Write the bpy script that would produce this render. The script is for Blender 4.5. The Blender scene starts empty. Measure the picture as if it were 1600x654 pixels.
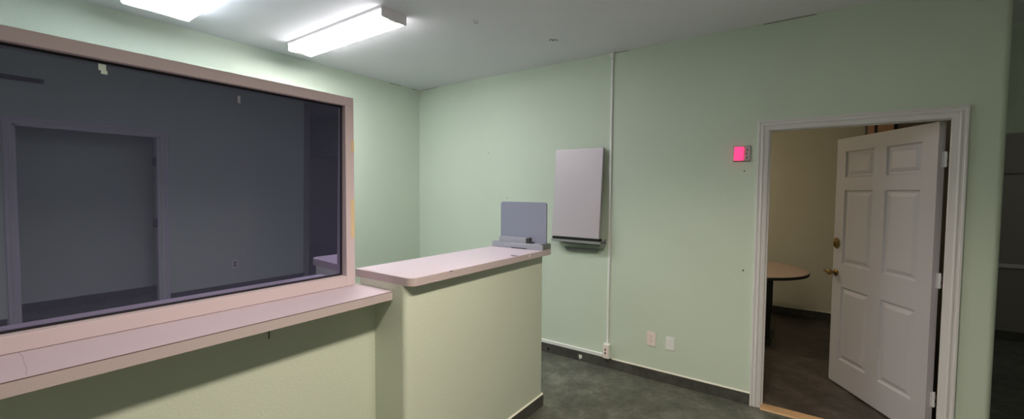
import bpy, bmesh, math, random
from mathutils import Vector, Matrix

C = bpy.context.scene.collection
rnd = random.Random(4)

# ------------------------------------------------------------------ materials
def srgb(r, g, b):
    f = lambda c: (c/255/12.92) if c/255 <= .04045 else ((c/255+.055)/1.055)**2.4
    return (f(r), f(g), f(b), 1)

def mat(name, col, rough=.6, metal=0., spec=.5, bump=0., bscale=150., var=0., vscale=3., vcol=None, coat=0.):
    m = bpy.data.materials.new(name); m.use_nodes = True
    nt = m.node_tree; b = nt.nodes['Principled BSDF']
    b.inputs['Base Color'].default_value = col
    b.inputs['Roughness'].default_value = rough
    b.inputs['Metallic'].default_value = metal
    b.inputs['Specular IOR Level'].default_value = spec
    b.inputs['Coat Weight'].default_value = coat
    tc = nt.nodes.new('ShaderNodeTexCoord')
    if bump:
        n = nt.nodes.new('ShaderNodeTexNoise'); n.inputs['Scale'].default_value = bscale
        n.inputs['Detail'].default_value = 3
        nt.links.new(tc.outputs['Object'], n.inputs['Vector'])
        bp = nt.nodes.new('ShaderNodeBump'); bp.inputs['Strength'].default_value = bump
        bp.inputs['Distance'].default_value = .004
        nt.links.new(n.outputs['Fac'], bp.inputs['Height'])
        nt.links.new(bp.outputs['Normal'], b.inputs['Normal'])
    if var:
        n = nt.nodes.new('ShaderNodeTexNoise'); n.inputs['Scale'].default_value = vscale
        n.inputs['Detail'].default_value = 4
        nt.links.new(tc.outputs['Object'], n.inputs['Vector'])
        r = nt.nodes.new('ShaderNodeValToRGB')
        c2 = vcol or tuple(max(0, c*(1-var)) for c in col[:3])+(1,)
        r.color_ramp.elements[0].position = .3; r.color_ramp.elements[0].color = c2
        r.color_ramp.elements[1].position = .7; r.color_ramp.elements[1].color = col
        nt.links.new(n.outputs['Fac'], r.inputs['Fac'])
        nt.links.new(r.outputs['Color'], b.inputs['Base Color'])
    return m

def floor_mat(name, a, b_, c):
    m = bpy.data.materials.new(name); m.use_nodes = True
    nt = m.node_tree; L = nt.links.new; p = nt.nodes['Principled BSDF']
    tc = nt.nodes.new('ShaderNodeTexCoord')
    n1 = nt.nodes.new('ShaderNodeTexNoise'); n1.inputs['Scale'].default_value = 5; n1.inputs['Detail'].default_value = 9
    n1.inputs['Roughness'].default_value = .68
    n2 = nt.nodes.new('ShaderNodeTexNoise'); n2.inputs['Scale'].default_value = 26; n2.inputs['Detail'].default_value = 6
    L(tc.outputs['Object'], n1.inputs['Vector']); L(tc.outputs['Object'], n2.inputs['Vector'])
    mx = nt.nodes.new('ShaderNodeMath'); mx.operation = 'MULTIPLY_ADD'; mx.inputs[1].default_value = .35
    L(n2.outputs['Fac'], mx.inputs[0]); L(n1.outputs['Fac'], mx.inputs[2])
    br = nt.nodes.new('ShaderNodeTexBrick'); br.inputs['Scale'].default_value = 1
    br.inputs['Brick Width'].default_value = .61; br.inputs['Row Height'].default_value = .305
    br.inputs['Mortar Size'].default_value = .0012
    br.inputs['Color1'].default_value = (.42, .42, .42, 1); br.inputs['Color2'].default_value = (.58, .58, .58, 1)
    br.inputs['Mortar'].default_value = (.36, .36, .36, 1)
    L(tc.outputs['Object'], br.inputs['Vector'])
    ad = nt.nodes.new('ShaderNodeMath'); ad.operation = 'MULTIPLY_ADD'; ad.inputs[1].default_value = .55
    L(br.outputs['Color'], ad.inputs[0]); L(mx.outputs[0], ad.inputs[2])
    sb = nt.nodes.new('ShaderNodeMath'); sb.operation = 'SUBTRACT'; sb.inputs[1].default_value = .45
    L(ad.outputs[0], sb.inputs[0])
    r = nt.nodes.new('ShaderNodeValToRGB')
    r.color_ramp.elements[0].position = .28; r.color_ramp.elements[0].color = a
    r.color_ramp.elements[1].position = .78; r.color_ramp.elements[1].color = c
    e = r.color_ramp.elements.new(.5); e.color = b_
    L(sb.outputs[0], r.inputs['Fac']); L(r.outputs['Color'], p.inputs['Base Color'])
    p.inputs['Roughness'].default_value = .42
    bp = nt.nodes.new('ShaderNodeBump'); bp.inputs['Strength'].default_value = .15; bp.inputs['Distance'].default_value = .002
    L(n2.outputs['Fac'], bp.inputs['Height']); L(bp.outputs['Normal'], p.inputs['Normal'])
    return m

def lamp_mat(name, col, strength, low, halfw, side=9.0):
    """prismatic diffuser: bright over the two tubes, a little weaker between them"""
    m = bpy.data.materials.new(name); m.use_nodes = True
    nt = m.node_tree; L = nt.links.new
    for n in list(nt.nodes):
        if n.type == 'BSDF_PRINCIPLED': nt.nodes.remove(n)
    out = [n for n in nt.nodes if n.type == 'OUTPUT_MATERIAL'][0]
    em = nt.nodes.new('ShaderNodeEmission'); em.inputs['Color'].default_value = col
    tc = nt.nodes.new('ShaderNodeTexCoord'); sx = nt.nodes.new('ShaderNodeSeparateXYZ')
    L(tc.outputs['Object'], sx.inputs[0])
    ab = nt.nodes.new('ShaderNodeMath'); ab.operation = 'ABSOLUTE'; L(sx.outputs['Y'], ab.inputs[0])
    mr = nt.nodes.new('ShaderNodeMapRange'); mr.interpolation_type = 'SMOOTHSTEP'
    mr.inputs['From Min'].default_value = halfw*.28; mr.inputs['From Max'].default_value = halfw*.72
    mr.inputs['To Min'].default_value = low; mr.inputs['To Max'].default_value = strength
    L(ab.outputs[0], mr.inputs['Value'])
    # the bottom lens carries most of the light, the upright sides of the lens glow less
    ns = nt.nodes.new('ShaderNodeSeparateXYZ'); L(tc.outputs['Normal'], ns.inputs[0])
    nz = nt.nodes.new('ShaderNodeMapRange'); nz.interpolation_type = 'SMOOTHSTEP'
    nz.inputs['From Min'].default_value = -.6; nz.inputs['From Max'].default_value = -.1
    nz.inputs['To Min'].default_value = 1.; nz.inputs['To Max'].default_value = 0.
    L(ns.outputs['Z'], nz.inputs['Value'])
    mx = nt.nodes.new('ShaderNodeMix'); mx.data_type = 'FLOAT'; mx.inputs[2].default_value = side
    L(nz.outputs['Result'], mx.inputs[0]); L(mr.outputs['Result'], mx.inputs[3])
    L(mx.outputs[0], em.inputs['Strength'])
    L(em.outputs[0], out.inputs['Surface'])
    return m

def emis(name, col, s):
    m = bpy.data.materials.new(name); m.use_nodes = True
    b = m.node_tree.nodes['Principled BSDF']
    b.inputs['Base Color'].default_value = col
    b.inputs['Emission Color'].default_value = col; b.inputs['Emission Strength'].default_value = s
    b.inputs['Roughness'].default_value = .25
    return m

WALL = mat('mint_paint', srgb(209, 221, 207), .62, bump=.32, bscale=120, var=.04, vscale=1.3)
WALL_LIT = mat('mint_paint_warm_lit', srgb(209, 216, 201), .6, bump=.36, bscale=130, var=.04, vscale=1.3)  # same mint paint, tinted creamier for the warm light falling on it
WALLO = mat('olive_mint_paint', srgb(210, 205, 190), .62, bump=.32, bscale=120, var=.04)
CEIL = mat('ceiling_paint', srgb(236, 236, 246), .85, bump=.15, bscale=90, var=.03, vscale=.8)
FLOOR = floor_mat('stone_vinyl', srgb(68, 68, 62), srgb(95, 96, 88), srgb(134, 135, 125))
BASE = floor_mat('stone_tile_base', srgb(60, 59, 56), srgb(77, 76, 72), srgb(98, 97, 92))
TRIM = mat('white_trim_paint', srgb(222, 218, 222), .45, bump=.05, bscale=60)
DOOR = mat('white_door_paint', srgb(182, 179, 187), .45, bump=.08, bscale=260)
CAULK = mat('white_caulk', srgb(226, 224, 212), .6)
LAM = mat('pink_grey_laminate', srgb(200, 185, 200), .38, var=.05, vscale=240)
LAME = mat('laminate_edge', srgb(194, 178, 182), .42, var=.12, vscale=320)
SEAM = mat('laminate_seam', srgb(104, 82, 80), .6)
FRAME = mat('pink_frame_paint', srgb(209, 192, 199), .5, bump=.04, bscale=80)
GASK = mat('black_gasket', srgb(22, 22, 32), .5)
METAL = mat('grey_steel', srgb(168, 168, 170), .4, .5, bump=.04, bscale=200)
METALD = mat('dark_grey_metal', srgb(122, 124, 124), .45, .5, bump=.2, bscale=160)
PANELG = mat('silver_panel', srgb(196, 186, 196), .45, .15)
BLUEG = mat('blue_grey_plate', srgb(136, 140, 160), .5)
BLUEB = mat('blue_grey_bar', srgb(150, 153, 166), .5)
DARKB = mat('dark_grey_plastic', srgb(58, 58, 62), .5)
BLACK = mat('black_plastic', srgb(16, 16, 17), .5)
WPLAS = mat('white_plastic', srgb(240, 240, 240), .4)
PPLAS = mat('pinkish_plastic', srgb(242, 226, 224), .4)
SLOT = mat('outlet_slot', srgb(150, 80, 72), .6)
ENDCAP = mat('lamp_end_metal', srgb(232, 230, 236), .5)
HOUSING = mat('lamp_housing', srgb(222, 214, 216), .5)
BRASS = mat('brass', srgb(168, 140, 92), .3, .9, var=.35, vscale=60)
CHROME = mat('chrome', srgb(190, 190, 192), .3, 1.)
HINGE = mat('bright_hinge', srgb(226, 226, 230), .35, .3)
OAK = mat('oak_threshold', srgb(206, 166, 122), .5, var=.15, vscale=30)
TABLE = mat('tan_tabletop', srgb(205, 178, 164), .4, var=.05, vscale=60)
TAN = mat('tan_cabinet', srgb(205, 160, 132), .5, var=.06, vscale=20)
TAPE = mat('yellow_tape', srgb(222, 198, 160), .6)
PALET = mat('pale_tape', srgb(225, 238, 232), .6)
GREYW = mat('hall_grey_paint', srgb(150, 144, 138), .7)
REDL = emis('red_light', (1, .04, .16, 1), 1.3)

GLASS = bpy.data.materials.new('one_way_mirror_glass'); GLASS.use_nodes = True
gn = GLASS.node_tree; gb = gn.nodes['Principled BSDF']
gb.inputs['Base Color'].default_value = (.31, .315, .455, 1)
gb.inputs['Metallic'].default_value = 1.; gb.inputs['Roughness'].default_value = .015
gd = gn.nodes.new('ShaderNodeBsdfDiffuse'); gd.inputs['Color'].default_value = (.22, .235, .42, 1)   # dusty film
gm = gn.nodes.new('ShaderNodeMixShader'); gm.inputs[0].default_value = .14
gn.links.new(gb.outputs[0], gm.inputs[1]); gn.links.new(gd.outputs[0], gm.inputs[2])
gn.links.new(gm.outputs[0], gn.nodes['Material Output'].inputs['Surface'])

# ------------------------------------------------------------------ mesh helpers
def box(bm, x0, x1, y0, y1, z0, z1, mi=0):
    v = [bm.verts.new((x, y, z)) for x in (x0, x1) for y in (y0, y1) for z in (z0, z1)]
    fs = [(0, 1, 3, 2), (4, 6, 7, 5), (0, 4, 5, 1), (2, 3, 7, 6), (0, 2, 6, 4), (1, 5, 7, 3)]
    for f in fs:
        bm.faces.new([v[i] for i in f]).material_index = mi
    return v

def prism(bm, pts, axis, a, b, mi=0):
    """closed polygon pts (2D) extruded along axis; 2D axes are the remaining two in xyz order"""
    def P(p, t):
        if axis == 'x': return (t, p[0], p[1])
        if axis == 'y': return (p[0], t, p[1])
        return (p[0], p[1], t)
    A = [bm.verts.new(P(p, a)) for p in pts]; B = [bm.verts.new(P(p, b)) for p in pts]
    n = len(pts)
    fs = [bm.faces.new(A), bm.faces.new(B[::-1])]
    for i in range(n):
        fs.append(bm.faces.new([A[i], B[i], B[(i+1) % n], A[(i+1) % n]]))
    for f in fs: f.material_index = mi

def rrect(x0, x1, y0, y1, r, seg=8):
    """rounded rectangle; r = radius for the corners (x0y0, x1y0, x1y1, x0y1)"""
    if not isinstance(r, (list, tuple)): r = [r]*4
    out = []
    for (cx, cy, sx, sy, a0), q in zip([(x0, y0, 1, 1, 180), (x1, y0, -1, 1, 270), (x1, y1, -1, -1, 0), (x0, y1, 1, -1, 90)], r):
        if q <= 0: out.append((cx, cy)); continue
        for k in range(seg+1):
            a = math.radians(a0+90*k/seg)
            out.append((cx+sx*q+q*math.cos(a), cy+sy*q+q*math.sin(a)))
    return out

def cyl(bm, p0, p1, r, r2=None, seg=20, mi=0):
    p0, p1 = Vector(p0), Vector(p1); d = (p1-p0); L = d.length
    r2 = r if r2 is None else r2
    M = Matrix.Translation((p0+p1)/2) @ d.to_track_quat('Z', 'Y').to_matrix().to_4x4()
    res = bmesh.ops.create_cone(bm, cap_ends=True, segments=seg, radius1=r, radius2=r2, depth=L, matrix=M)
    for v in res['verts']:
        for f in v.link_faces: f.material_index = mi

def lathe(bm, prof, c, axis=(0, 0, 1), seg=28):
    """prof: list of (radius, height) along axis from c"""
    q = Vector(axis).to_track_quat('Z', 'Y').to_matrix()
    rings = []
    for r, h in prof:
        rings.append([bm.verts.new(Vector(c) + q @ Vector((r*math.cos(2*math.pi*k/seg), r*math.sin(2*math.pi*k/seg), h))) for k in range(seg)])
    for a, b in zip(rings, rings[1:]):
        for k in range(seg):
            bm.faces.new([a[k], a[(k+1) % seg], b[(k+1) % seg], b[k]])
    bm.faces.new(rings[0][::-1]); bm.faces.new(rings[-1])

def tube(bm, pts, r, seg=10):
    pts = [Vector(p) for p in pts]; rings = []
    for i, p in enumerate(pts):
        t = (pts[min(i+1, len(pts)-1)] - pts[max(i-1, 0)]).normalized()
        q = t.to_track_quat('Z', 'Y').to_matrix()
        rings.append([bm.verts.new(p + q @ Vector((r*math.cos(2*math.pi*k/seg), r*math.sin(2*math.pi*k/seg), 0))) for k in range(seg)])
    for a, b in zip(rings, rings[1:]):
        for k in range(seg):
            bm.faces.new([a[k], a[(k+1) % seg], b[(k+1) % seg], b[k]])
    bm.faces.new(rings[0][::-1]); bm.faces.new(rings[-1])

def NB(): return bmesh.new()

def obj(name, bm, mats, parent=None, bevel=0., seg=2, smooth=False, origin=None, ang=40):
    """one mesh object; bm is in world coordinates unless the parent is rotated (then local)"""
    bmesh.ops.recalc_face_normals(bm, faces=bm.faces)
    if parent is not None:
        off = Vector(OFF[parent.name])
        loc = Vector((0, 0, 0))
    else:
        xs = [v.co for v in bm.verts]
        lo = Vector([min(c[i] for c in xs) for i in range(3)]); hi = Vector([max(c[i] for c in xs) for i in range(3)])
        off = Vector(origin) if origin is not None else Vector(((lo.x+hi.x)/2, (lo.y+hi.y)/2, lo.z))
        loc = off
    for v in bm.verts: v.co -= off
    me = bpy.data.meshes.new(name); bm.to_mesh(me); bm.free()
    for m in (mats if isinstance(mats, (list, tuple)) else [mats]): me.materials.append(m)
    o = bpy.data.objects.new(name, me); C.objects.link(o); o.location = loc
    if parent is not None: o.parent = parent
    OFF[o.name] = off
    if smooth:
        for p in me.polygons: p.use_smooth = True
        e = o.modifiers.new('edges', 'EDGE_SPLIT'); e.split_angle = math.radians(ang)
    if bevel:
        b = o.modifiers.new('bevel', 'BEVEL'); b.width = bevel; b.segments = seg; b.limit_method = 'ANGLE'
        b.angle_limit = math.radians(35)
        if not smooth:
            for p in me.polygons: p.use_smooth = True
            w = o.modifiers.new('wn', 'WEIGHTED_NORMAL'); w.keep_sharp = False
    return o
OFF = {}

def sub(name, bm, mats, parent, **k):
    """a child of a mesh object: world coordinates minus the parent's offset"""
    parent_off = OFF[parent.name]
    bmesh.ops.recalc_face_normals(bm, faces=bm.faces)
    o = obj.__wrapped__(name, bm, mats, parent, parent_off, **k) if hasattr(obj, '__wrapped__') else _sub(name, bm, mats, parent, parent_off, **k)
    return o

def _sub(name, bm, mats, parent, off, bevel=0., seg=2, smooth=False, ang=40):
    class _P: pass
    for v in bm.verts: v.co -= off
    me = bpy.data.meshes.new(name); bm.to_mesh(me); bm.free()
    for m in (mats if isinstance(mats, (list, tuple)) else [mats]): me.materials.append(m)
    o = bpy.data.objects.new(name, me); C.objects.link(o); o.parent = parent
    OFF[o.name] = off
    if smooth:
        for p in me.polygons: p.use_smooth = True
        e = o.modifiers.new('edges', 'EDGE_SPLIT'); e.split_angle = math.radians(ang)
    if bevel:
        b = o.modifiers.new('bevel', 'BEVEL'); b.width = bevel; b.segments = seg; b.limit_method = 'ANGLE'
        b.angle_limit = math.radians(35)
        if not smooth:
            for p in me.polygons: p.use_smooth = True
            o.modifiers.new('wn', 'WEIGHTED_NORMAL')
    return o

def thing(name, loc, label, cat, group=None, kind=None):
    o = bpy.data.objects.new(name, None); C.objects.link(o); o.location = loc
    o.empty_display_size = .1
    OFF[o.name] = Vector(loc)
    return tag(o, label, cat, group, kind)

def tag(o, label, cat, group=None, kind=None):
    o['label'] = label; o['category'] = cat
    if group: o['group'] = group
    if kind: o['kind'] = kind
    return o

def struct(name, bm, mats, label, cat, **k):
    return tag(obj(name, bm, mats, **k), label, cat, kind='structure')

# ------------------------------------------------------------------ dimensions (metres)
H = 2.818                      # ceiling height
XE = 4.835                     # right end of the back wall
XR = 6.60                      # right wall
YR = -5.2                      # rear wall
TW = .095                      # wall thickness
DX0, DX1, DZ = 3.678, 4.609, 2.052   # clear door opening

# ------------------------------------------------------------------ room shell
b = NB(); box(b, -.12, 9.7, YR-.12, .02, -.1, 0)
struct('floor', b, FLOOR, 'dark green-grey stone-look vinyl floor of the reception room', 'floor', origin=(0, 0, 0))
FLOOR_DIM = floor_mat('stone_vinyl_dim_warm', srgb(48, 43, 40), srgb(70, 63, 58), srgb(104, 95, 87))  # same vinyl as the main floor, dim warm light put into the colour
b = NB(); box(b, .4, XE-.06, .02, 3.2, -.1, 0)
struct('floor_office', b, FLOOR_DIM, 'stone-look floor, coloured darker and browner for dim warm light, in the room beyond the white door', 'floor', origin=(0, 0, 0))
b = NB(); box(b, XE-.06, 9.7, .02, 3.5, -.1, 0)
struct('floor_hall', b, FLOOR, 'dark floor of the unlit hall past the right end of the back wall', 'floor', origin=(0, 0, 0))
b = NB(); box(b, -.12, 9.7, YR-.12, 3.5, H, H+.1)
ceil = struct('ceiling', b, CEIL, 'flat pale grey painted ceiling over the reception room', 'ceiling', origin=(0, 0, H))
b = NB(); box(b, -.12, 0, YR-.12, TW, 0, H)
wl = struct('wall_left', b, WALL, 'mint green wall behind the window, left of the room corner', 'wall')

# back wall with the door opening, its right end rounded
b = NB()
box(b, 0, DX0-.02, 0, TW, 0, H)
box(b, DX0-.02, DX1+.03, 0, TW, DZ+.02, H)
prism(b, rrect(DX1+.03, XE, 0, TW, [0, .035, 0, 0], 10), 'z', 0, H)
box(b, XE-TW, XE, TW, 3.2, 0, H)
wb = struct('wall_back', b, WALL, 'long mint green wall with the open white door', 'wall', smooth=True, ang=20)
for (x0, x1) in ((2.49, 2.62), (3.62, 3.93), (.06, .3)):
    b = NB(); box(b, x0, x1, -.0015, .001, H-.007, H-.003)
    sub('ceiling_crack', b, SEAM, wb)
for (y0, y1) in ((-.45, -.28), (-.12, -.05)):
    b = NB(); box(b, -.001, .0015, y0, y1, H-.007, H-.003)
    sub('ceiling_crack', b, SEAM, wl)
b = NB(); box(b, .5, XE-TW, 3.02, 3.14, 0, H); box(b, .5, .62, TW, 3.14, 0, H)
wo = struct('wall_office', b, WALLO, 'olive green wall of the room seen through the open door', 'wall')
b = NB(); box(b, XE, 9.6, 3.3, 3.42, 0, H); box(b, 9.5, 9.62, 0, 3.42, 0, H); box(b, XR, 9.6, .0, TW, 0, H)
wh = struct('wall_hall', b, GREYW, 'dim grey wall of the dark hall at the right edge', 'wall')
b = NB(); box(b, XE, 9.5, 3.285, 3.3, .80, .84)
sub('chair_rail', b, TRIM, wh)
b = NB(); box(b, XE, 9.5, 3.28, 3.3, 1.83, 2.24)
sub('upper_board', b, GREYW, wh)
b = NB(); box(b, XE, 9.5, 3.288, 3.3, .0, .10)
sub('skirting', b, BASE, wh)
b = NB(); box(b, XE, 9.5, 1.0, 1.12, 2.04, H)
struct('wall_hall_header', b, WALL, 'dark green header over the opening to the unlit hall', 'wall')
b = NB(); box(b, -.12, XR+TW, YR-.12, YR, 0, H)
struct('wall_rear', b, WALL, 'mint green wall at the near end of the reception room', 'wall')
# right wall (seen mirrored in the window) with its doorway
RY0, RY1 = -3.01, -1.835
b = NB()
box(b, XR, XR+TW, YR, RY0, 0, H); box(b, XR, XR+TW, RY1, 0, 0, H); box(b, XR, XR+TW, RY0, RY1, 2.09, H)
wr = struct('wall_right', b, WALL, 'mint green wall with a cased doorway, mirrored in the dark window', 'wall')
b = NB(); box(b, 7.2, 7.3, -3.6, -1.2, 0, H); box(b, XR+TW, 7.3, -3.7, -3.6, 0, H); box(b, XR+TW, 7.3, -1.2, -1.1, 0, H)
struct('wall_closet', b, WALL, 'green wall beyond the doorway mirrored in the dark window', 'wall')
b = NB(); box(b, 7.188, 7.2, -3.6, -1.2, 0, .09)
struct('baseboard_closet', b, BASE, 'dark tile base beyond the doorway mirrored in the dark window', 'baseboard')
b = NB(); box(b, XR-.01, XR, YR, RY0-.08, 0, .09); box(b, XR-.01, XR, RY1+.08, 0, 0, .09)
struct('baseboard_right', b, BASE, 'dark tile base along the wall mirrored in the dark window', 'baseboard')

def casing(bm, a0, a1, zt, place, prof):
    """mitred three-sided casing; place(a, z, t) gives world coords"""
    rows = []
    for w, t in prof:
        rows.append([bm.verts.new(place(*q, t)) for q in ((a0+w, 0), (a0+w, zt-w), (a1-w, zt-w), (a1-w, 0))])
    for r1, r2 in zip(rows, rows[1:]):
        for k in range(3):
            bm.faces.new([r1[k], r1[k+1], r2[k+1], r2[k]])
    bm.faces.new([r[0] for r in rows]); bm.faces.new([r[3] for r in rows])
    for k in range(3):
        bm.faces.new([rows[0][k], rows[-1][k], rows[-1][k+1], rows[0][k+1]])

PROF = [(0, 0), (0, .017), (.003, .020), (.012, .020), (.016, .016), (.026, .0155), (.030, .019), (.036, .019),
        (.041, .013), (.056, .011), (.064, .008), (.070, .006), (.0705, 0)]
b = NB(); casing(b, DX0-.070, DX1+.070, DZ+.066, lambda a, z, t: (a, -t, z), PROF)
tr = struct('trim_1', b, TRIM, 'fluted white casing around the open six-panel door', 'door casing', smooth=True, ang=30)
b = NB()
box(b, DX0-.02, DX0, -.002, TW+.002, 0, DZ+.02); box(b, DX1+.023, DX1+.031, -.002, TW+.002, 0, DZ+.02); box(b, DX0, DX1+.023, -.002, TW+.002, DZ, DZ+.02)
box(b, DX0, DX0+.012, .020, .050, 0, DZ); box(b, DX1, DX1+.023, -.002, .020, 0, DZ); box(b, DX0+.012, DX1, .020, .050, DZ-.010, DZ)
sub('jamb', b, TRIM, tr)
b = NB(); casing(b, RY0-.07, RY1+.09, 2.165, lambda a, z, t: (XR-t, a, z), PROF)
tr2 = struct('trim_2', b, TRIM, 'pale casing of the doorway mirrored in the dark window', 'door casing', smooth=True, ang=30)
b = NB()
box(b, XR-.002, XR+TW, RY0-.002, RY0+.02, 0, 2.09); box(b, XR-.002, XR+TW, RY1-.02, RY1+.002, 0, 2.09); box(b, XR-.002, XR+TW, RY0, RY1, 2.07, 2.095)
sub('jamb', b, TRIM, tr2)
b = NB()
for z in (1.72, .95): box(b, XR+.03, XR+.07, RY1-.05, RY1-.02, z, z+.1)
sub('hinge', b, DARKB, tr2)

# tile bases with their white caulk line
b = NB(); box(b, 0, DX0-.072, -.011, 0, 0, .088)
bb = struct('baseboard_back', b, BASE, 'dark tile base along the foot of the long green wall', 'baseboard', origin=(0, 0, 0))
b = NB(); prism(b, [(-.012, .087), (0, .087), (0, .097)], 'x', 2.52, DX0-.072)
sub('caulk', b, CAULK, bb)
b = NB(); box(b, .62, XE-TW, 3.010, 3.02, 0, .09)
bo = struct('baseboard_office', b, BASE, 'dark tile base in the room beyond the open door', 'baseboard')
b = NB(); prism(b, [(3.008, .089), (3.02, .089), (3.02, .098)], 'x', .62, XE-TW)
sub('caulk', b, CAULK, bo)
b = NB(); box(b, DX1+.072, XE, -.011, 0, 0, .088)
struct('baseboard_corner', b, BASE, 'short dark tile base right of the open door', 'baseboard')

# ------------------------------------------------------------------ booth wall, ledge and window
YB = -2.227
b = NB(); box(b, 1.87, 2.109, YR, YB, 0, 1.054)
struct('wall_booth', b, WALL_LIT, 'low green wall under the window ledge', 'wall')
b = NB(); box(b, 2.109, 2.119, YR, YB-.0, 0, .088)
struct('baseboard_booth', b, BASE, 'dark tile base at the foot of the low green wall', 'baseboard')
t = thing('window_ledge', (2.06, -3.7, 1.054), 'long pinkish laminate ledge running under the dark window', 'ledge')
b = NB(); prism(b, rrect(1.85, 2.258, YR, YB-.004, [0, 0, .006, 0]), 'z', 1.054, 1.095)
obj('ledge_top', b, LAM, t, bevel=.0012)
b = NB(); box(b, 2.2575, 2.2600, YR, YB-.008, 1.0545, 1.0925)
obj('edge_band', b, LAME, t)['label'] = 'brownish pink edge strip'
b = NB(); box(b, 2.2570, 2.2596, YR, YB-.008, 1.0925, 1.0952)
obj('edge_seam', b, SEAM, t)
b = NB(); prism(b, [(1.99, -3.410), (1.99, -3.4115), (2.05, -3.4085), (2.106, -3.4125), (2.18, -3.4145), (2.245, -3.4215), (2.245, -3.420), (2.18, -3.413), (2.106, -3.411), (2.05, -3.407)], 'z', 1.0951, 1.0953)
obj('scratch', b, mat('faint_scratch', srgb(168, 152, 160), .5), t)

# window: frame, gasket, mirror glass tilted forward by one degree
FX0, FX1 = 1.885, 1.985
WY0, WY1, WZ0, WZ1 = -4.65, -2.257, 1.096, 2.068
IY0, IY1, IZ0, IZ1 = WY0+.05, -2.3055, 1.150, 2.023
w = thing('window_1', (1.935, (WY0+WY1)/2, WZ0), 'large dark mirror-glass reception window in a pinkish frame', 'window', kind='structure')
b = NB(); box(b, FX0, FX1, WY0, WY1, IZ1, WZ1); obj('head_rail', b, FRAME, w, bevel=.002)
b = NB(); box(b, FX0, FX1, IY0, IY1, WZ0, IZ0); obj('bottom_rail', b, FRAME, w, bevel=.002)
b = NB(); box(b, FX0, FX1, IY1, WY1, WZ0, IZ1); rs = obj('right_stile', b, FRAME, w, bevel=.002)
b = NB(); box(b, FX0, FX1, WY0, IY0, WZ0, IZ1); obj('left_stile', b, FRAME, w, bevel=.002)
gx = lambda z: 1.940+.017*(z-1.147)
def slab(bm, y0, y1, z0, z1, f, bk):
    v = []
    for d in (bk, f):
        for (y, z) in ((y0, z0), (y1, z0), (y1, z1), (y0, z1)):
            v.append(bm.verts.new((gx(z)+d, y, z)))
    for q in ((0, 1, 2, 3), (4, 7, 6, 5), (0, 4, 5, 1), (1, 5, 6, 2), (2, 6, 7, 3), (3, 7, 4, 0)):
        bm.faces.new([v[i] for i in q])
b = NB(); slab(b, IY0+.001, IY1-.001, IZ0+.001, IZ1-.001, 0, -.006)
gl = obj('glass_pane', b, GLASS, w)
b = NB(); g = .008
slab(b, IY0, IY1, IZ0, IZ0+g, .004, .0002); slab(b, IY0, IY1, IZ1-g, IZ1, .004, .0002)
slab(b, IY0, IY0+g, IZ0+g, IZ1-g, .004, .0002); slab(b, IY1-g, IY1, IZ0+g, IZ1-g, .004, .0002)
obj('gasket', b, GASK, w)['label'] = 'black rubber glazing strip'
for (y0, y1, z0, z1) in ((-2.275, -2.2565, 1.79, 1.85), (-2.279, -2.2565, 1.345, 1.545)):
    b = NB(); box(b, FX1-.001, FX1+.0006, y0, y1, z0, z1)
    obj('tape_residue', b, TAPE, w)
b = NB(); slab(b, -3.208, -3.189, 1.991, 2.013, .0012, .0003); slab(b, -3.202, -3.186, 1.980, 1.992, .0012, .0003)
obj('tape_scrap', b, PALET, w)
b = NB(); slab(b, -2.787, -2.776, 1.955, 1.985, .0012, .0003)
obj('tape_scrap', b, mat('faded_tape', srgb(128, 128, 140), .5), w)
# filler wall beyond the window, out of the frame
b = NB(); box(b, 1.885, 1.985, YR, WY0, 1.095, WZ1)
struct('wall_booth_end', b, WALL, 'green wall piece at the far left end of the window frame', 'wall')
b = NB(); tube(b, [(2.104, -2.749, 1.012), (2.112, -2.749, 1.008), (2.113, -2.749, 1.0), (2.112, -2.75, .974)], .0024, 8)
tag(obj('nail', b, DARKB), 'thin dark nail hanging under the window ledge', 'nail')

# ------------------------------------------------------------------ reception counter
BX0, BX1, BY0, BY1 = 1.985, 2.345, YB, -.94
CT0, CT1 = 1.132, 1.172
t = thing('reception_counter', (2.165, -1.58, 0), 'high green counter with a pinkish laminate top beside the window', 'counter')
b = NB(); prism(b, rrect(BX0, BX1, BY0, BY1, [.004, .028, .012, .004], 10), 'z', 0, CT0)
obj('counter_base', b, WALL_LIT, t, smooth=True, ang=30)
b = NB(); prism(b, rrect(1.94, 2.389, -2.226, -.900, [.004, .045, .006, .006], 12), 'z', CT0, CT1)
ct = obj('countertop', b, LAM, t, bevel=.0015)
outl = rrect(1.9395, 2.3898, -2.2268, -.8995, [.004, .0455, .0065, .006], 12)
inn = rrect(1.945, 2.384, -2.221, -.905, [.004, .040, .004, .004], 12)
def ring(bm, o_, i_, z0, z1):
    n = len(o_)
    vo0 = [bm.verts.new((p[0], p[1], z0)) for p in o_]; vo1 = [bm.verts.new((p[0], p[1], z1)) for p in o_]
    vi0 = [bm.verts.new((p[0], p[1], z0)) for p in i_]; vi1 = [bm.verts.new((p[0], p[1], z1)) for p in i_]
    for k in range(n):
        j = (k+1) % n
        bm.faces.new([vo0[k], vo0[j], vo1[j], vo1[k]]); bm.faces.new([vi0[k], vi1[k], vi1[j], vi0[j]])
        bm.faces.new([vo1[k], vo1[j], vi1[j], vi1[k]]); bm.faces.new([vo0[k], vi0[k], vi0[j], vo0[j]])
b = NB(); ring(b, outl, inn, CT0-.0002, CT1-.0012)
sub('edge_band', b, LAME, ct, smooth=True, ang=30)['label'] = 'pinkish brown edge strip'
b = NB(); box(b, 2.340, 2.375, -1.345, -1.335, CT1, CT1+.0012); box(b, 2.335, 2.360, -1.333, -1.322, CT1, CT1+.001); box(b, 2.362, 2.382, -1.330, -1.318, CT1, CT1+.0012)
sub('chip', b, BLACK, ct)['label'] = 'dark chipped mark near the front edge'
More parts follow.
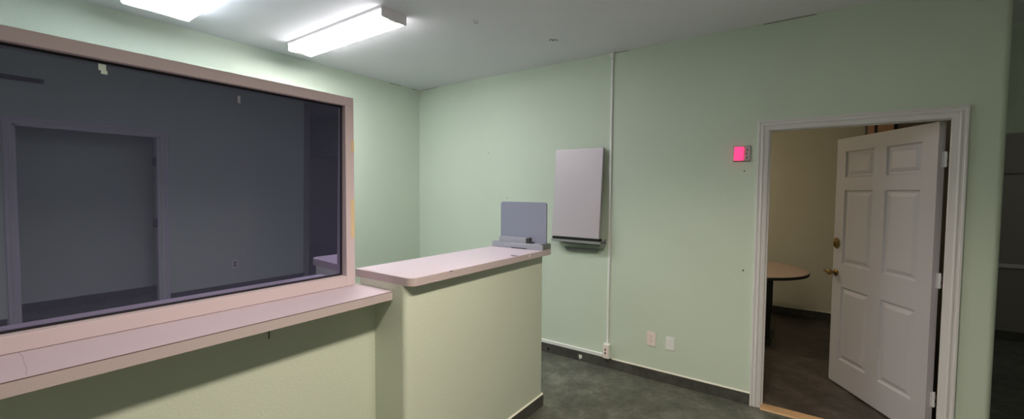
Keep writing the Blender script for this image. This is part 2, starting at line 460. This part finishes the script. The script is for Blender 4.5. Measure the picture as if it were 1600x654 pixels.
b = NB(); box(b, 2.389, 2.3905, -1.965, -1.945, CT1-.005, CT1-.0008)
sub('chip', b, BLACK, ct)
b = NB(); lathe(b, [(.0085, 0), (.0085, .0012), (.006, .0013), (.006, .0003)], (2.3898, -1.189, 1.156), (1, 0, 0), 20)
sub('screw_cover', b, PPLAS, ct)
b = NB(); box(b, BX0, BX1+.010, BY0+.02, BY1+.010, 0, .088)
tb = obj('tile_base', b, BASE, t)
b = NB(); prism(b, [(BX1-.004, .0875), (BX1+.011, .0875), (BX1-.004, .0965)], 'y', BY0+.02, BY1+.010)
sub('caulk', b, CAULK, tb)

# ------------------------------------------------------------------ blue-grey stand on the counter
A = Vector((1.946, -1.035, CT1)); ux = Vector((.444, .016, 0)).normalized(); uy = Vector((-ux.y, ux.x, 0))
t = thing('desk_stand', A, 'blue-grey upright document stand on the far end of the counter', 'stand')
t.rotation_euler = (0, 0, math.atan2(ux.y, ux.x))
def loc(name, bm, m, **k):
    """child given in the stand's own coordinates"""
    OFF['_'] = Vector((0, 0, 0))
    class P: name = '_'
    o = _sub(name, bm, m, t, Vector((0, 0, 0)), **k); return o
b = NB(); box(b, 0, .444, 0, .125, 0, .038); loc('base_bar', b, BLUEB, bevel=.003)
b = NB(); prism(b, [(.018+p[0], p[1]) for p in rrect(0, .405, .030, .342, [0, 0, .02, .02])], 'y', .088, .104)
loc('upright_plate', b, BLUEG, bevel=.002)
b = NB(); box(b, .045, .285, .028, .075, .038, .076); bx_ = loc('tray_box', b, BLUEB, bevel=.002)
b = NB(); box(b, .285, .312, .030, .073, .038, .078); loc('box_end', b, DARKB, bevel=.003)['label'] = 'dark end piece'
b = NB(); box(b, .312, .335, .036, .070, .038, .050); loc('box_latch', b, DARKB, bevel=.003)
b = NB(); box(b, .18, .31, -.004, .004, .0, .006); loc('shadow_gap', b, BLACK)  # black strip standing in for the shadow gap under the bar
b = NB(); box(b, .41, .444, .006, .12, .0381, .0395); loc('bar_inlay', b, DARKB)
b = NB(); box(b, .4435, .4452, .008, .118, .003, .035); loc('bar_end', b, METALD)['label'] = 'darker end plate'

# ------------------------------------------------------------------ wall-mounted fold-up workstation
t = thing('wall_workstation', (2.18, 0, 1.03), 'silver fold-up panel with a metal tray on the green wall beside the conduit', 'wall workstation')
PX0, PX1 = 1.948, 2.425
def tilt(bm, x0, x1, d0, d1, z0, z1, bev=False):
    """box leaning out at its foot: d measured outward from the leaning back plane"""
    yb = lambda z: -.028-.070*(1.99-z)/.83
    v = []
    for z in (z0, z1):
        for (x, d) in ((x0, d0), (x1, d0), (x1, d1), (x0, d1)):
            v.append(bm.verts.new((x, yb(z)-d, z)))
    for q in ((0, 1, 2, 3), (4, 7, 6, 5), (0, 4, 5, 1), (1, 5, 6, 2), (2, 6, 7, 3), (3, 7, 4, 0)):
        bm.faces.new([v[i] for i in q])
b = NB(); tilt(b, PX0, PX1, .006, .026, 1.178, 1.990); obj('front_panel', b, PANELG, t, bevel=.003)
b = NB(); tilt(b, PX0+.004, PX1+.004, 0, .0058, 1.180, 1.986); obj('panel_back', b, METAL, t)
b = NB(); box(b, PX0+.05, PX1-.05, -.022, 0, 1.82, 1.96); obj('wall_bracket', b, METAL, t)
for xa in (PX0+.05, PX1-.09):
    b = NB(); box(b, xa, xa+.04, -.085, 0, 1.19, 1.24); obj('support_arm', b, METAL, t)
b = NB(); box(b, PX0-.004, PX1+.02, -.118, -.005, 1.136, 1.148); box(b, PX0-.004, PX1+.02, -.124, -.116, 1.130, 1.152)
tray = obj('tray', b, METAL, t, bevel=.0015)
b = NB(); box(b, PX0+.004, PX1+.002, -.1160, -.06, 1.1485, 1.176); sub('tray_slot', b, BLACK, tray)
b = NB(); prism(b, [(-.122, 1.150), (0, 1.168), (0, 1.118), (-.03, 1.102), (-.08, 1.102), (-.122, 1.130)], 'x', PX1+.010, PX1+.020); sub('tray_side', b, METAL, tray)
b = NB(); prism(b, [(PX0+.085, 1.1355), (PX1+.008, 1.1355), (PX1-.01, 1.112), (PX0+.10, 1.112)], 'y', -.090, -.030); obj('channel', b, METALD, t)
b = NB(); prism(b, [(PX0+.085, 1.066), (PX1-.045, 1.066), (PX1-.065, 1.044), (PX0+.110, 1.044)], 'y', -.034, 0); obj('lower_rail', b, METALD, t)
b = NB(); lathe(b, [(.006, 0), (.006, .004), (.003, .006)], (1.935, 0, 1.89), (0, -1, 0), 14)
tag(obj('wall_anchor', b, DARKB), 'dark screw in the wall at the left edge of the silver panel', 'screw')

# ------------------------------------------------------------------ conduit, raceway, box
b = NB(); box(b, 2.466, 2.486, -.014, 0, .226, 2.77)
t = tag(obj('cable_conduit', b, WPLAS, bevel=.003), 'thin white cable conduit running from floor box to ceiling', 'conduit')
b = NB(); prism(b, [(2.466, 2.765), (2.486, 2.765), (2.490, 2.79), (2.490, 2.815), (2.455, 2.815), (2.445, 2.808), (2.462, 2.79)], 'y', -.02, 0)
sub('ceiling_elbow', b, WPLAS, t, bevel=.002)
b = NB(); prism(b, [(-.016, .092), (0, .092), (0, .122), (-.012, .122), (-.016, .118)], 'x', .012, 2.446)
t = tag(obj('cable_raceway', b, WPLAS, bevel=.001), 'white horizontal cable raceway lying on the dark tile base', 'raceway')
b = NB(); box(b, .012, 2.446, -.0165, -.0158, .112, .1135); sub('cover_seam', b, METALD, t)
b = NB(); box(b, 2.447, 2.507, -.050, 0, .098, .224)
t = tag(obj('junction_box', b, WPLAS, bevel=.003), 'white surface box with two dark jacks at the conduit foot', 'junction box')
b = NB(); box(b, 2.451, 2.503, -.0515, -.049, .104, .218); sub('face_plate', b, PPLAS, t)
for z in (.170, .138):
    b = NB(); box(b, 2.468, 2.480, -.0530, -.0513, z, z+.016); sub('jack', b, BLACK, t)

# ------------------------------------------------------------------ outlets and plates
def plate_y(name, x, z, wd, ht, m, label, cat):
    bm = NB(); box(bm, x-wd/2, x+wd/2, -.006, 0, z-ht/2, z+ht/2)
    return tag(obj(name, bm, m, bevel=.003), label, cat)
o = plate_y('wall_outlet', 2.866, .347, .076, .120, PPLAS, 'pinkish white duplex outlet low on the green wall', 'outlet')
for z in (.368, .327):
    bm = NB(); prism(bm, [(2.866+.017*math.cos(a)*1., z+.0145*math.sin(a)) for a in [2*math.pi*k/20 for k in range(20)]], 'y', -.0078, -.0055)
    s = sub('socket', bm, PPLAS, o)
    bm = NB()
    for dx in (-.0075, .0075): box(bm, 2.866+dx-.0014, 2.866+dx+.0014, -.0082, -.0076, z, z+.009)
    cyl(bm, (2.866, -.0082, z-.006), (2.866, -.0076, z-.006), .003, seg=10)
    sub('slots', bm, SLOT, s)
bm = NB(); cyl(bm, (2.866, -.0075, .3475), (2.866, -.0055, .3475), .0035, seg=12); sub('screw', bm, METAL, o)
o = plate_y('switch_plate', 3.022, .338, .072, .112, WPLAS, 'blank white plate right of the pinkish outlet', 'wall plate')
bm = NB(); box(bm, 3.006, 3.038, -.0075, -.0055, .300, .376); sub('rocker', bm, WPLAS, o, bevel=.001)
bm = NB(); box(bm, 3.0215, 3.0225, -.0079, -.0074, .31, .366); sub('groove', bm, METAL, o)
# mirrored outlet on the right wall
bm = NB(); box(bm, XR-.006, XR, -1.035, -.955, .31, .43)
o = tag(obj('wall_outlet', bm, PPLAS, bevel=.003), 'small outlet on the wall mirrored low in the dark window', 'outlet')
for z in (.35, .392):
    bm = NB(); box(bm, XR-.0075, XR-.0055, -1.012, -.978, z-.014, z+.014); sub('socket', bm, METALD, o)
bm = NB(); box(bm, XR-.012, XR, -3.4, -2.78, 2.52, 2.57)
o = tag(obj('wall_vent', bm, METALD, bevel=.003), 'long dark grille high on the wall mirrored in the window', 'vent')
for k in range(3):
    bm = NB(); box(bm, XR-.016, XR-.011, -3.38, -2.80, 2.527+k*.014, 2.534+k*.014); sub('vent_slat', bm, BLACK, o)

# red indicator plate
o = thing('alarm_plate', (3.508, 0, 1.83), 'metal wall plate with a glowing red light left of the door', 'indicator')
b = NB(); box(b, 3.449, 3.566, -.004, 0, 1.828, 1.945); obj('back_plate', b, METALD, o)
b = NB(); box(b, 3.453, 3.563, -.010, -.004, 1.833, 1.941); obj('face_plate', b, PANELG, o, bevel=.002)
b = NB(); prism(b, rrect(3.456, 3.520, 1.836, 1.938, .008), 'y', -.026, -.010); obj('red_lens', b, REDL, o, bevel=.006)['label'] = 'glowing red lens'
for z in (1.915, 1.858):
    b = NB(); lathe(b, [(.011, 0), (.010, .006), (.005, .010)], (3.537, -.010, z), (0, -1, 0), 18); obj('button', b, CHROME, o, smooth=True)
b = NB(); cyl(b, (3.537, -.0115, 1.886), (3.537, -.0098, 1.886), .005, seg=14); obj('key_hole', b, BLACK, o)

for (x, z, r, lab) in ((3.526, 1.758, .005, 'dark screw hole just under the red indicator plate'),
                       (3.538, 1.011, .006, 'dark screw hole left of the door at knob height'),
                       (1.080, 2.005, .005, 'tiny wall anchor high between room corner and silver panel'),
                       (1.245, 1.512, .004, 'tiny wall anchor above the left part of the blue-grey stand'),
                       (1.340, 1.520, .005, 'tiny wall anchor above the middle of the blue-grey stand')):
    b = NB(); lathe(b, [(r, 0), (r, .001), (r*.5, .0016)], (x, 0, z), (0, -1, 0), 12)
    tag(obj('wall_anchor', b, BLACK if r > .0045 else METAL), lab, 'screw')
b = NB(); box(b, 2.195, 2.228, -.0140, -.011, .030, .058); prism(b, [(2.20, .03), (2.222, .03), (2.205, .012)], 'y', -.0135, -.011)
tag(obj('paper_tag', b, CAULK), 'small white paper scrap stuck on the dark tile base', 'scrap')
b = NB(); lathe(b, [(.014, 0), (.014, .002), (.008, .003)], (1.862, -.011, .036), (0, -1, 0), 18)
tag(obj('base_plug', b, BLACK), 'round black plug in the tile base near the counter', 'plug')

# ------------------------------------------------------------------ ceiling lights and hooks
def ceiling_light(x0, x1, y0, y1, zb, m, label, along='x'):
    cx, cy = (x0+x1)/2, (y0+y1)/2
    t = thing('ceiling_light', (cx, cy, zb), label, 'ceiling light', 'fluorescent ceiling lights')
    b = NB(); box(b, x0+.002, x1-.002, y0-.004, y1+.004, H-.016, H); obj('housing', b, HOUSING, t)
    e = .010
    b = NB()
    if along == 'x': prism(b, rrect(y0, y1, zb, H-.016, [.012, .012, 0, 0], 4), 'x', x0+e, x1-e)
    else: prism(b, rrect(x0, x1, zb, H-.016, [.012, .012, 0, 0], 4), 'y', y0+e, y1-e)
    obj('diffuser', b, m, t)['label'] = 'glowing prismatic diffuser'
    for s in (0, 1):
        b = NB()
        if along == 'x':
            a = x0 if s == 0 else x1-e; prism(b, rrect(y0-.002, y1+.002, zb-.003, H, [.012, .012, 0, 0], 4), 'x', a, a+e)
        else:
            a = y0 if s == 0 else y1-e; prism(b, rrect(x0-.002, x1+.002, zb-.003, H, [.012, .012, 0, 0], 4), 'y', a, a+e)
        obj('end_cap', b, ENDCAP, t)
    return t
S_BOOTH, S_NEAR, P_CAM, S_OFF = 62.0, 12.5, 38.0, 28.0
ceiling_light(.345, 1.575, -1.760, -1.555, 2.752, lamp_mat('warm_tube_glow', (1, .975, .945, 1), S_BOOTH, .85, .10, 5.0),
              'narrow warm white fluorescent ceiling light nearer the room corner')
ceiling_light(.37, 1.60, -2.805, -2.450, 2.752, lamp_mat('cool_tube_glow', (.86, .96, 1, 1), S_NEAR, 2.0, .18),
              'wide cool white fluorescent ceiling light at the top left edge')
entry = ceiling_light(3.50, 3.70, -3.15, -1.93, 2.752, lamp_mat('entry_tube_glow', (1, .88, .72, 1), 9., 9., .10, 8.),
              'warm fluorescent ceiling light out in front of the counter', 'y')
la = bpy.data.lights.new('tube', 'AREA'); la.shape = 'RECTANGLE'; la.size = .17; la.size_y = 1.18
la.energy = P_CAM; la.color = (1, .885, .72); la.spread = math.radians(136)
lo = bpy.data.objects.new('tube', la); C.objects.link(lo); lo.parent = entry; lo.location = (0, 0, -.004)
ceiling_light(.90, 2.10, 1.00, 1.20, 2.752, lamp_mat('office_tube_glow', (1, .84, .60, 1), S_OFF, S_OFF, .10),
              'warm ceiling light of the room beyond the white door')

ceiling_light(6.6, 7.8, 2.1, 2.3, 2.752, lamp_mat('hall_fill_glow', (1, .95, .9, 1), 3., 3., .10),
              'added dim fill light in the hall past the right end of the wall')  # unseen lamp, added to lift the hall out of black
b = NB(); tube(b, [(1.936, -1.244, H), (1.936, -1.244, H-.018), (1.940, -1.240, H-.028), (1.950, -1.234, H-.030), (1.957, -1.229, H-.022), (1.957, -1.229, H-.012)], .0022, 8)
tag(obj('ceiling_hook', b, METAL, smooth=True), 'small metal hook screwed into the ceiling near the light', 'hook')
t = thing('ceiling_bracket', (2.20, -.56, H), 'tiny leftover bracket with two screws on the ceiling', 'bracket')
b = NB()
for (x, y) in ((2.176, -.582), (2.190, -.560)): lathe(b, [(.006, 0), (.004, .004)], (x, y, H), (0, 0, -1), 10)
obj('screw', b, DARKB, t)
b = NB(); prism(b, [(2.185, -.600), (2.189, -.604), (2.235, -.555), (2.231, -.551)], 'z', H-.006, H); obj('strip', b, METAL, t)

# ------------------------------------------------------------------ six-panel door
LW, LT, LZ0, LZ1 = .910, .040, .015, 2.045
PIV = Vector((4.609, .124, 0)); ANG = math.radians(120.6)
# leaf coordinates: u along the leaf from the hinge, v = outward normal towards the room, z up
panels = []
for (u0, u1) in ((.112, .398), (.512, .806)):
    for (z0, z1) in ((.225, .828), (1.018, 1.622), (1.728, 1.936)):
        panels.append((u0, u1, z0, z1))
def leaf(bm):
    us = sorted({0, LW} | {p[0] for p in panels} | {p[1] for p in panels})
    zs = sorted({LZ0, LZ1} | {p[2] for p in panels} | {p[3] for p in panels})
    for side in (0, 1):
        y = LT if side else 0; s = -1 if side else 1
        for i in range(len(us)-1):
            for j in range(len(zs)-1):
                u0, u1, z0, z1 = us[i], us[i+1], zs[j], zs[j+1]
                q = [(u0, z0), (u1, z0), (u1, z1), (u0, z1)]
                if any(abs(p[0]-u0) < 1e-6 and abs(p[1]-u1) < 1e-6 and abs(p[2]-z0) < 1e-6 and abs(p[3]-z1) < 1e-6 for p in panels):
                    prev = None
                    for ins, dep in ((0, 0), (.003, .0065), (.010, .0125), (.020, .0135), (.044, .0035), (.047, .0025)):
                        cur = [bm.verts.new((a, y+s*dep, c)) for a, c in ((u0+ins, z0+ins), (u1-ins, z0+ins), (u1-ins, z1-ins), (u0+ins, z1-ins))]
                        if prev:
                            for k in range(4):
                                bm.faces.new([prev[k], prev[(k+1) % 4], cur[(k+1) % 4], cur[k]])
                        prev = cur
                    bm.faces.new(prev)
                else:
                    bm.faces.new([bm.verts.new((a, y, c)) for a, c in q])
    for (p, q) in (((0, LZ0), (LW, LZ0)), ((LW, LZ0), (LW, LZ1)), ((LW, LZ1), (0, LZ1)), ((0, LZ1), (0, LZ0))):
        bm.faces.new([bm.verts.new((p[0], 0, p[1])), bm.verts.new((q[0], 0, q[1])), bm.verts.new((q[0], LT, q[1])), bm.verts.new((p[0], LT, p[1]))])
    bmesh.ops.remove_doubles(bm, verts=bm.verts, dist=1e-5)
b = NB(); leaf(b); bmesh.ops.recalc_face_normals(b, faces=b.faces)
me = bpy.data.meshes.new('door_1'); b.to_mesh(me); b.free(); me.materials.append(DOOR)
door = bpy.data.objects.new('door_1', me); C.objects.link(door)
door.location = PIV; door.rotation_euler = (0, 0, ANG)
OFF['door_1'] = Vector((0, 0, 0))
tag(door, 'open white six-panel door with brass lock and lever', 'door', kind='structure')
# local +y of the rotated leaf points to n = (cos 210, sin 210): the room side
def dpart(name, bm, m, parent=door, **k): return _sub(name, bm, m, parent, Vector((0, 0, 0)), **k)
b = NB(); prism(b, [(.868+.032*math.cos(a), 1.182+.046*math.sin(a)) for a in [2*math.pi*k/28 for k in range(28)]], 'y', LT, LT+.012)
prism(b, [(.868+.022*math.cos(a), 1.176+.030*math.sin(a)) for a in [2*math.pi*k/28 for k in range(28)]], 'y', LT+.012, LT+.020)
db = dpart('deadbolt', b, BRASS, bevel=.003, smooth=False)
b = NB(); box(b, .862, .874, LT+.020, LT+.034, 1.156, 1.192); dpart('thumb_turn', b, BRASS, db, bevel=.003)
b = NB(); lathe(b, [(.030, 0), (.029, .006), (.018, .011), (.011, .014), (.011, .030), (.015, .036)], (.869, LT, .936), (0, 1, 0)); 
lv = dpart('lever_handle', b, BRASS, smooth=True)
b = NB(); lathe(b, [(.010, 0), (.018, .008), (.023, .020), (.020, .032), (.010, .038)], (.869, LT+.032, .936), (0, 1, 0)); tube(b, [(.869, LT+.045, .936), (.895, LT+.050, .938), (.925, LT+.050, .934), (.945, LT+.047, .942)], .0075, 10)
dpart('lever', b, BRASS, lv, smooth=True)
b = NB(); lathe(b, [(.030, 0), (.029, .006), (.012, .012), (.012, .030), (.024, .040), (.024, .052), (.012, .060)], (.869, 0, .936), (0, -1, 0)); dpart('knob', b, BRASS, smooth=True)
b = NB(); box(b, LW-.0005, LW+.0012, .010, .030, .90, .97); dpart('latch_plate', b, BRASS)
for zc in (1.812, 1.05, .288):
    b = NB()
    cyl(b, (-.004, -.004, zc-.048), (-.004, -.004, zc+.048), .0065, seg=14)
    box(b, -.0016, .0, 0, .016, zc-.048, zc+.048); box(b, -.004, .016, -.016, -.001, zc-.044, zc-.02); box(b, -.004, .016, -.016, -.001, zc+.0, zc+.03)
    a = math.radians(-120)
    hinge = dpart('hinge', b, HINGE)
    # fixed leaf on the jamb face, in the leaf's rotated coordinates
    b = NB(); vs = box(b, 4.626, 4.632, .060, .110, zc-.048, zc+.048)
    M = Matrix.Rotation(-ANG, 4, 'Z') @ Matrix.Translation(-PIV)
    for v in b.verts: v.co = M @ v.co
    dpart('hinge_plate', b, HINGE, hinge)
# oak threshold
b = NB(); prism(b, [(-.040, 0), (-.034, .010), (-.01, .014), (.045, .014), (.066, .009), (.072, 0)], 'x', DX0+.001, DX1-.001)
tag(obj('threshold', b, OAK, bevel=.001), 'pale oak threshold strip under the open door', 'threshold')

# ------------------------------------------------------------------ room beyond the door
t = thing('office_table', (3.1, 1.94, 0), 'tan round-ended table on a dark leg beyond the door', 'table')
ch, r_ = 3.32, .64
pts = [(ch+r_*math.sin(math.radians(a)), 1.94-r_*math.cos(math.radians(a))) for a in range(0, 181, 5)] + [(2.55, 1.94+r_), (2.55, 1.94-r_)]
b = NB(); prism(b, pts, 'z', .712, .742); tt = obj('tabletop', b, TABLE, t, bevel=.003)
b = NB()
o1 = [(ch+(r_+.002)*math.sin(math.radians(a)), 1.94-(r_+.002)*math.cos(math.radians(a))) for a in range(0, 181, 5)]
i1 = [(ch+(r_-.004)*math.sin(math.radians(a)), 1.94-(r_-.004)*math.cos(math.radians(a))) for a in range(0, 181, 5)]
for k in range(len(o1)-1):
    for (z0, z1) in ((.710, .736),):
        v = [b.verts.new((p[0], p[1], z)) for z in (z0, z1) for p in (o1[k], o1[k+1], i1[k+1], i1[k])]
        for q in ((0, 1, 2, 3), (4, 7, 6, 5), (0, 4, 5, 1), (2, 6, 7, 3)): b.faces.new([v[i] for i in q])
sub('edge_band', b, DARKB, tt)
for (x, y) in ((3.60, 1.80), (2.7, 1.80)):
    b = NB(); prism(b, rrect(x-.036, x+.036, y-.036, y+.036, .008, 4), 'z', .30, .712); prism(b, rrect(x-.022, x+.022, y-.022, y+.022, .006, 4), 'z', .012, .30)
    box(b, x-.04, x+.04, y-.25, y+.3, 0, .014)
    obj('leg', b, BLACK, t)
t = thing('tall_cabinet', (4.58, 2.84, 0), 'tan cabinet glimpsed above the open white door', 'cabinet')
b = NB(); box(b, 4.455, 4.71, 2.72, 3.005, 0, 2.55); obj('carcass', b, DARKB, t)
b = NB(); box(b, 4.455, 4.512, 2.700, 2.7195, .05, 2.50); obj('stile', b, TAN, t)
b = NB(); box(b, 4.540, 4.675, 2.700, 2.7195, .05, 2.50); dd = obj('cabinet_door', b, TAN, t)
b = NB(); box(b, 4.555, 4.563, 2.68, 2.70, 1.0, 1.12); sub('handle', b, METAL, dd)

b = NB(); box(b, 4.700, 4.738, .30, 2.62, .0, 2.50)
tag(obj('dark_gap_filler', b, mat('gap_dark_fill', srgb(52, 46, 42), .6), bevel=.003), 'tall dark panel added to darken the gap behind the open white door', 'board')  # dark sheet added so the hinge gap and strip above the door read dark

# ------------------------------------------------------------------ camera and render look
cam = bpy.data.cameras.new('camera'); co = bpy.data.objects.new('camera', cam); C.objects.link(co)
cam.sensor_fit = 'HORIZONTAL'; cam.sensor_width = 36; cam.lens = 36*654.1/1600
cam.clip_start = .02
pit, rol, yaw = -.0429, .0073, .6153
F = Vector((-math.sin(yaw)*math.cos(pit), math.cos(yaw)*math.cos(pit), math.sin(pit)))
R0 = Vector((math.cos(yaw), math.sin(yaw), 0)); U0 = R0.cross(F)
Rv = R0*math.cos(rol)+U0*math.sin(rol); Uv = -R0*math.sin(rol)+U0*math.cos(rol)
M = Matrix((Rv, Uv, -F)).transposed().to_4x4(); M.translation = (3.9218, -3.5689, 1.5921)
co.matrix_world = M
sc = bpy.context.scene; sc.camera = co
wd = bpy.data.worlds.new('world'); sc.world = wd; wd.use_nodes = True
wd.node_tree.nodes['Background'].inputs['Color'].default_value = (.02, .02, .02, 1)
vs = sc.view_settings
vs.view_transform = 'Standard'; vs.look = 'None'; vs.gamma = 1; vs.use_curve_mapping = False; vs.exposure = 0.34
sc.cycles.max_bounces = 10; sc.cycles.diffuse_bounces = 6
